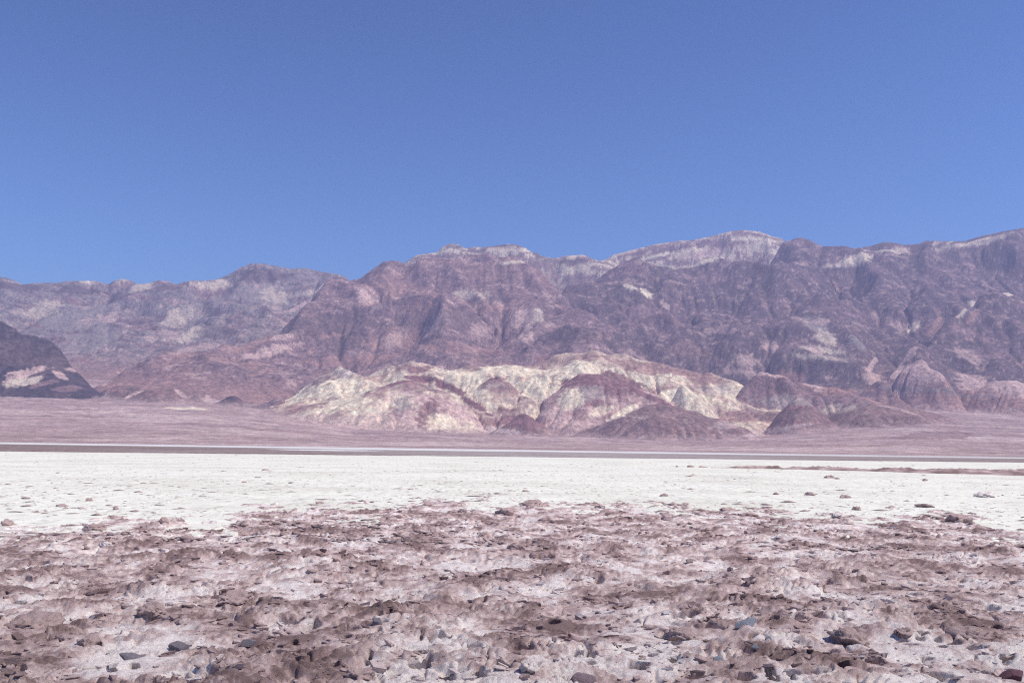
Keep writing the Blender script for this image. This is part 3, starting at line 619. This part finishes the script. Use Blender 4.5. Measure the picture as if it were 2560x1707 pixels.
def crust_z(x, y):
    zp = float(pan_z(np.array([x]), np.array([y]))[0]) if y > 11.5 else -1.0
    if y > 33: return zp
    j = int(np.clip(np.searchsorted(ca, x / y), 0, NCA - 1)); i = int(np.clip(np.searchsorted(cy, y), 0, NCR - 1))
    W = PZ[max(0, i - 3):i + 3, max(0, j - 5):j + 6]
    return max(zp, float(0.45 * W.mean() + 0.55 * W.max()))

# rough band on the pan at the right
def band_fun():
    xs = np.linspace(16, 92, 420); ys = np.linspace(66, 132, 190)
    x, y = np.meshgrid(xs, ys)
    cyy = np.interp(x, [16, 30, 45, 60, 92], [100, 96, 90, 87, 87]); hw = np.interp(x, [16, 26, 34, 42, 50, 92], [0.01, .6, 5, 13, 18, 21])
    k = sst(1.15, 0.75, np.abs(y - cyy) / hw + 0.5 * fbm(x / 5, y / 6, 4, 451) * 1.2)
    z = -0.12 + k * (0.16 + 0.42 * ridged(x / 1.6, y / 2.4, 3, 452) * (0.5 + fbm(x / 4, y / 5, 2, 453)))
    return mesh_np('salt_crust', np.stack([x, y, z], -1).reshape(-1, 3), grid_quads(190, 420), MC, True, {'brown': np.clip(.75 + .6 * fbm(x / 2, y / 3, 3, 454), 0, 1)})
tag(band_fun(), 'dark tongue of rough salt crust reaching across the white pan at right', 'salt crust', None, 'structure')

# ------------------------------------------------------------------ stones and clods
def blob(name, seed, flat, facets, rough, sub=3):
    import bmesh
    rg = np.random.RandomState(seed)
    bm = bmesh.new(); bmesh.ops.create_icosphere(bm, subdivisions=sub, radius=1.0)
    V = np.array([v.co[:] for v in bm.verts])
    for _ in range(facets):
        n = rg.normal(size=3); n /= np.linalg.norm(n); d = rg.uniform(.42, .8) if facets > 6 else rg.uniform(.55, .85)
        t = V @ n; V = V - np.outer(np.maximum(t - d, 0) * 0.92, n)
    s = rg.uniform(0, 50)
    nz = fbm(V[:, 0] * 1.3 + s, V[:, 1] * 1.3 + V[:, 2] * 1.7, 3, seed) + 0.6 * fbm(V[:, 0] * 3.7 - s + V[:, 2] * 2.1, V[:, 1] * 3.7 - V[:, 2] * 1.3, 3, seed + 7)
    V = V * (1 + rough * nz)[:, None]; V[:, 2] *= flat
    for v, c in zip(bm.verts, V): v.co = c
    for f in bm.faces: f.smooth = facets < 6
    me = bpy.data.meshes.new(name); bm.to_mesh(me); bm.free(); return me
STONE = {'grey': stone_material('grey_stone', (0.20, 0.17, 0.19), (0.30, 0.26, 0.285)), 'blue': stone_material('blue_grey_stone', (0.24, 0.25, 0.29), (0.36, 0.38, 0.42)),
         'purple': stone_material('purple_stone', (0.20, 0.14, 0.16), (0.30, 0.22, 0.24)), 'maroon': stone_material('maroon_stone', (0.12, 0.055, 0.07), (0.21, 0.11, 0.125))}
meshes = {}; PLACED = []
def place(name, px, py, wpx, hpx, kind, seed, label, cat, group=None, rz=None, tilt=0.0, flat=0.5, sink=0.3):
    x, y = on_ground(px, py, 0.04); s = y / F
    stone = kind in STONE
    key = (kind, seed)
    if key not in meshes:
        me = blob(name, seed, 1.0, 16 if stone else 5, 0.05 if stone else 0.62, 3 if stone else 4)
        me.materials.append(STONE[kind] if stone else MC)
        if not stone:
            a = me.attributes.new('brown', 'FLOAT', 'POINT'); a.data.foreach_set('value', np.full(len(me.vertices), 0.62 if kind == 'clod' else 0.12, np.float32))
        meshes[key] = me
    o = bpy.data.objects.new(name, meshes[key]); COL.objects.link(o)
    rx = 0.58 * wpx * s; rzv = 0.5 * hpx * s
    o.scale = (rx, max(rx * .7, rzv), rzv * 1.15)
    o.rotation_euler = (tilt, 0, (seed * 1.7 % 0.8) - .4 if rz is None else rz)
    PLACED.append((x, y, rx * 1.2))
    o.location = (x, y, crust_z(x, y) + rzv * (1 - 2 * sink))
    return tag(o, label, cat, group)
ST = [
    ('stone', 333, 1634, 74, 26, 'grey', 1, 'flat rectangular purple-grey stone lying in white salt at lower left', 0.0),
    ('stone', 1866, 1568, 62, 34, 'blue', 2, 'largest blue-grey stone, wedged in the crust right of centre', 0.2),
    ('stone', 1920, 1608, 20, 18, 'blue', 3, 'small round pale blue pebble below the largest blue-grey stone', 0.1),
    ('stone', 1888, 1620, 22, 14, 'blue', 4, 'small dark blue oval pebble left of the pale blue pebble', -0.3),
    ('stone', 1795, 1657, 34, 16, 'blue', 6, 'half buried violet-blue stone left of the blue pebbles', 0.1),
    ('stone', 944, 1568, 34, 26, 'grey', 7, 'round dark grey stone left of centre in the foreground', 0.2),
    ('stone', 622, 1598, 44, 20, 'grey', 8, 'long slate-grey stone below the long dark crack at left', -0.1),
    ('stone', 448, 1608, 52, 30, 'grey', 9, 'dull grey stone up and right of the flat rectangular stone', 0.3),
    ('stone', 1466, 1690, 74, 56, 'purple', 10, 'blocky purple-brown stone at the bottom edge near the centre', 0.5),
    ('stone', 2530, 1685, 90, 50, 'maroon', 11, 'large deep maroon stone in the lower right corner', 0.4),
    ('stone', 988, 1582, 22, 9, 'blue', 12, 'thin bluish chip beside the round dark grey stone', 0.0),
]
for (nm, px, py, wp, hp, kd, sd, lab, rz) in ST:
    place(nm, px, py, wp, hp, kd, sd, lab, 'stone', 'loose stones in the crust', rz, 0, sink=0.3 if wp < 30 else 0.46)
CL = [
    (2096, 1292, 38, 20, 'whiteclod', 21, 'upturned white salt slab with a black underside on the pan at right'), (2075, 1194, 26, 11, 'clod', 22, 'reddish-brown clod alone far out on the white pan at right'), (2094, 1196, 12, 6, 'clod', 23, 'tiny clod touching the far reddish-brown clod'),
    (2312, 1200, 14, 7, 'clod', 24, 'small clod below the dark tongue of crust on the pan'), (222, 1249, 17, 11, 'clod', 25, 'dark round clod on the white pan at the left'), (155, 1263, 26, 9, 'clod', 26, 'flat dark clod left of the dark round clod on the pan'), (205, 1268, 24, 10, 'whiteclod', 27, 'pale clod just below the dark round clod on the pan'),
    (290, 1270, 20, 9, 'clod', 28, 'brown clod right of the dark round clod at left'), (20, 1310, 30, 20, 'clod', 29, 'dark clod at the left edge where crust meets pan'), (65, 1244, 18, 7, 'clod', 30, 'low clod far left on the white pan'), (2312, 1265, 40, 12, 'clod', 31, 'wide flat brown slab on the pan at the right'),
    (2460, 1240, 60, 20, 'whiteclod', 32, 'broad heap of broken pale crust on the pan, far right'), (2025, 1236, 26, 12, 'clod', 33, 'small brown clod on the pan above the upturned white slab'), (2115, 1242, 24, 10, 'clod', 34, 'tilted brown chip right of the upturned white slab'), (2140, 1272, 22, 14, 'clod', 35, 'pointed brown clod between pan and crust at right'),
    (2400, 1303, 70, 34, 'clod', 36, 'rounded tan hummock with a small dark hole at the right crust edge'), (1820, 1276, 40, 14, 'clod', 37, 'flat dark clod on the pan edge right of centre'), (1660, 1238, 16, 9, 'clod', 38, 'little brown clod on the bright pan right of centre'), (1315, 1226, 22, 6, 'clod', 39, 'thin dark flake on the bright pan at the centre'),
    (1068, 1266, 24, 14, 'clod', 40, 'brown knob at the crust edge left of centre'), (1155, 1278, 22, 14, 'clod', 41, 'brown knob in the middle of the crust edge'), (1330, 1262, 60, 16, 'clod', 42, 'rough brown hummock at the crust edge, centre'), (1262, 1288, 60, 26, 'clod', 43, 'dark blocky hummock just below the centre crust edge'),
    (610, 1204, 12, 6, 'clod', 44, 'lone brown clod far out on the left pan'), (645, 1192, 12, 5, 'clod', 45, 'farther of two lone clods on the left pan'), (725, 1206, 12, 5, 'clod', 46, 'small clod right of the two lone clods on the left pan'), (665, 1174, 26, 4, 'clod', 47, 'long thin brown flake far out on the left pan'), (800, 1256, 22, 8, 'clod', 48, 'brown flake near the pan edge left of centre'),
    (1500, 1266, 22, 10, 'clod', 49, 'small brown lump on the pan right of the centre hummock'), (1940, 1234, 16, 8, 'clod', 50, 'brown speck on the pan left of the small brown clod'), (408, 1312, 24, 18, 'clod', 51, 'dark knob standing on the crust edge at left'), (233, 1320, 50, 24, 'clod', 52, 'brown hummock on the crust edge at far left'),
    (378, 1542, 66, 34, 'clod', 53, 'lumpy pale-topped clod with a dark hollow under its right end'), (217, 1598, 60, 40, 'clod', 54, 'broken dark block below the diagonal crack at lower left'), (585, 1505, 80, 38, 'clod', 55, 'cracked square block of crust left of centre'), (266, 1365, 30, 16, 'whiteclod', 56, 'white salt knob at left behind the crust'),
    (1290, 1365, 40, 20, 'clod', 57, 'brown lump above the row of dark hollows at centre'), (2130, 1600, 110, 50, 'clod', 58, 'smooth mauve boulder-like lump at lower right'), (2260, 1590, 50, 22, 'clod', 59, 'tan curled slab right of the smooth mauve lump'), (1700, 1590, 70, 34, 'clod', 60, 'dark knobbly lump left of the blue stones'),
    (90, 1560, 150, 50, 'clod', 61, 'big dark mauve plate of crust at the lower left edge'), (1330, 1690, 70, 40, 'whiteclod', 62, 'white-dusted clod at the bottom edge left of the purple stone'), (900, 1690, 60, 34, 'clod', 63, 'brown lump at the bottom edge left of centre'), (2420, 1590, 90, 44, 'clod', 64, 'hollowed crust block near the right edge'),
]
for (px, py, wp, hp, kd, sd, lab) in CL:
    place('salt_clod', px, py, wp, hp, kd, 21 + (sd % 9) + (100 if kd == 'whiteclod' else 0), lab, 'clod', 'salt clods on crust and pan', (sd * 2.3) % 6.28, ((sd * 0.37) % .5) - .25, sink=0.42)
# crumbs of brown salt strewn over the pan, too many and small to count
def crumbs():
    rg = np.random.RandomState(8); n = 17000
    oct_ = np.array([(1, 0, 0), (0, 1, 0), (-1, 0, 0), (0, -1, 0), (0, 0, 1), (0, 0, -.6)], float)
    fc = np.array([(0, 1, 4), (1, 2, 4), (2, 3, 4), (3, 0, 4), (1, 0, 5), (2, 1, 5), (3, 2, 5), (0, 3, 5)])
    a = rg.uniform(-.58, .58, n); y = 17 * (165 / 17) ** (rg.uniform(0, 1, n) ** 2.3); x = a * y
    keep = (fbm(x / 5, y / 8, 3, 460) > rg.uniform(-.35, .35, n)); a, y, x = a[keep], y[keep], x[keep]; n = len(a)
    s = rg.uniform(.010, .032, n) * (1 + (rg.rand(n) < .05 + .12 * (y < 42)) * rg.uniform(.5, 3, n)) * (0.8 + y / 130)
    v = oct_[None] * rg.uniform(.6, 1.3, (n, 6, 1)) * np.stack([s * rg.uniform(1.2, 3.0, n), s, s * rg.uniform(.25, .55, n)], -1)[:, None, :]
    b = rg.uniform(-.5, .5, n)[:, None]; v = np.stack([v[..., 0] * np.cos(b) - v[..., 1] * np.sin(b), v[..., 0] * np.sin(b) + v[..., 1] * np.cos(b), v[..., 2]], -1)
    z0 = np.maximum(pan_z(x, y), PZ[np.clip(np.searchsorted(cy, y), 0, NCR - 1), np.clip(np.searchsorted(ca, a), 0, NCA - 1)] - 9.0 * (y > 33))
    V = (v + np.stack([x, y, z0], -1)[:, None, :]).reshape(-1, 3); Q = (fc[None] + 6 * np.arange(n)[:, None, None]).reshape(-1, 3)
    return mesh_np('salt_crumbs', V, Q, MC, True, {'brown': np.full(len(V), .72)})
tag(crumbs(), 'scattered small brown crumbs and flakes over the white pan', 'crumbs', None, 'stuff')

def fragments():
    """angular broken bits of crust lying all over the rough ground, too many to count"""
    rg = np.random.RandomState(12); n = 27000
    a = rg.uniform(-.565, .565, n); y = 5.2 * (27 / 5.2) ** rg.uniform(0, 1, n); x = a * y
    ii, jj = np.clip(np.searchsorted(cy, y), 0, NCR - 1), np.clip(np.searchsorted(ca, a), 0, NCA - 1)
    dens = fbm(x / .8, y / 1.1, 3, 470) + 0.5 * fbm(x / .25, y / .3, 2, 471)
    keep = np.ones(n, bool)
    for (qx, qy, qr) in PLACED: keep &= ~((np.abs(x - qx) < qr) & (y < qy + qr) & (y > qy - qr - .12))
    keep &= (cm[ii, jj] > .45) & (dens > rg.uniform(-.35, .6, n)); a, y, x, ii, jj = a[keep], y[keep], x[keep], ii[keep], jj[keep]; n = len(a)
    s = (0.008 + 0.036 * rg.uniform(0, 1, n) ** 3.0) * (0.72 + y / 24)
    th = np.sort(rg.uniform(0, 2 * math.pi, (n, 6)), 1); rr = rg.uniform(.65, 1.25, (n, 6)) * s[:, None]
    ex_ = rg.uniform(1.0, 1.9, n)[:, None]; hz_ = s[:, None] * rg.uniform(.12, .42, (n, 1))
    top = np.stack([np.cos(th) * rr * ex_, np.sin(th) * rr, hz_ * rg.uniform(.6, 1.5, (n, 6))], -1)
    bot = np.stack([np.cos(th) * rr * ex_ * .75, np.sin(th) * rr * .75, -hz_ * np.ones((n, 6))], -1)
    cen = np.stack([np.zeros(n), np.zeros(n), hz_[:, 0] * rg.uniform(.9, 1.7, n)], -1)[:, None]
    v = np.concatenate([top, bot, cen], 1)
    t1, t2, t3 = rg.normal(0, .22, n)[:, None], rg.normal(0, .2, n)[:, None], rg.uniform(-.7, .7, n)[:, None]
    yy_, zz_ = v[..., 1] * np.cos(t1) - v[..., 2] * np.sin(t1), v[..., 1] * np.sin(t1) + v[..., 2] * np.cos(t1)
    xx_, zz_ = v[..., 0] * np.cos(t2) + zz_ * np.sin(t2), -v[..., 0] * np.sin(t2) + zz_ * np.cos(t2)
    v = np.stack([xx_ * np.cos(t3) - yy_ * np.sin(t3), xx_ * np.sin(t3) + yy_ * np.cos(t3), zz_], -1)
    v = v + np.stack([PXX[ii, jj], PYY[ii, jj], PZ[ii, jj] + .25 * hz_[:, 0]], -1)[:, None]
    k = np.arange(6); l = (k + 1) % 6
    fc = np.concatenate([np.stack([k, l, np.full(6, 12)], -1), np.stack([k, k + 6, l], -1), np.stack([l, k + 6, l + 6], -1)])
    Q = (fc[None] + 13 * np.arange(n)[:, None, None]).reshape(-1, 3)
    bv = np.clip(brown[ii, jj] * .8 + .16 + rg.normal(0, .16, n), 0, 1)
    return mesh_np('crust_fragments', v.reshape(-1, 3), Q, MC, False, {'brown': np.repeat(bv, 13)})
tag(fragments(), 'small broken angular bits of salt crust strewn over the rough foreground', 'fragments', None, 'stuff')

# ------------------------------------------------------------------ air
HZ = 0.000075
zt = float(Z.max()) + 40
v8 = np.array([(x, y, z) for z in (-1.9, zt) for y in (-6100, 14100) for x in (-15100, 15100)], float)
hz = mesh_np('haze', v8, np.array([(0, 2, 3, 1), (4, 5, 7, 6), (0, 1, 5, 4), (2, 6, 7, 3), (0, 4, 6, 2), (1, 3, 7, 5)]), None, False)
hm = bpy.data.materials.new('desert_haze'); hm.use_nodes = True; n = hm.node_tree; n.nodes.clear()
pv = n.nodes.new('ShaderNodeVolumePrincipled'); pv.inputs['Color'].default_value = (0.60, 0.61, 1.0, 1); pv.inputs['Density'].default_value = HZ; pv.inputs['Anisotropy'].default_value = 0.1
mo = n.nodes.new('ShaderNodeOutputMaterial'); n.links.new(pv.outputs[0], mo.inputs['Volume'])
hz.data.materials.append(hm)
tag(hz, 'thin violet-blue desert haze over the whole valley', 'haze', None, 'stuff')
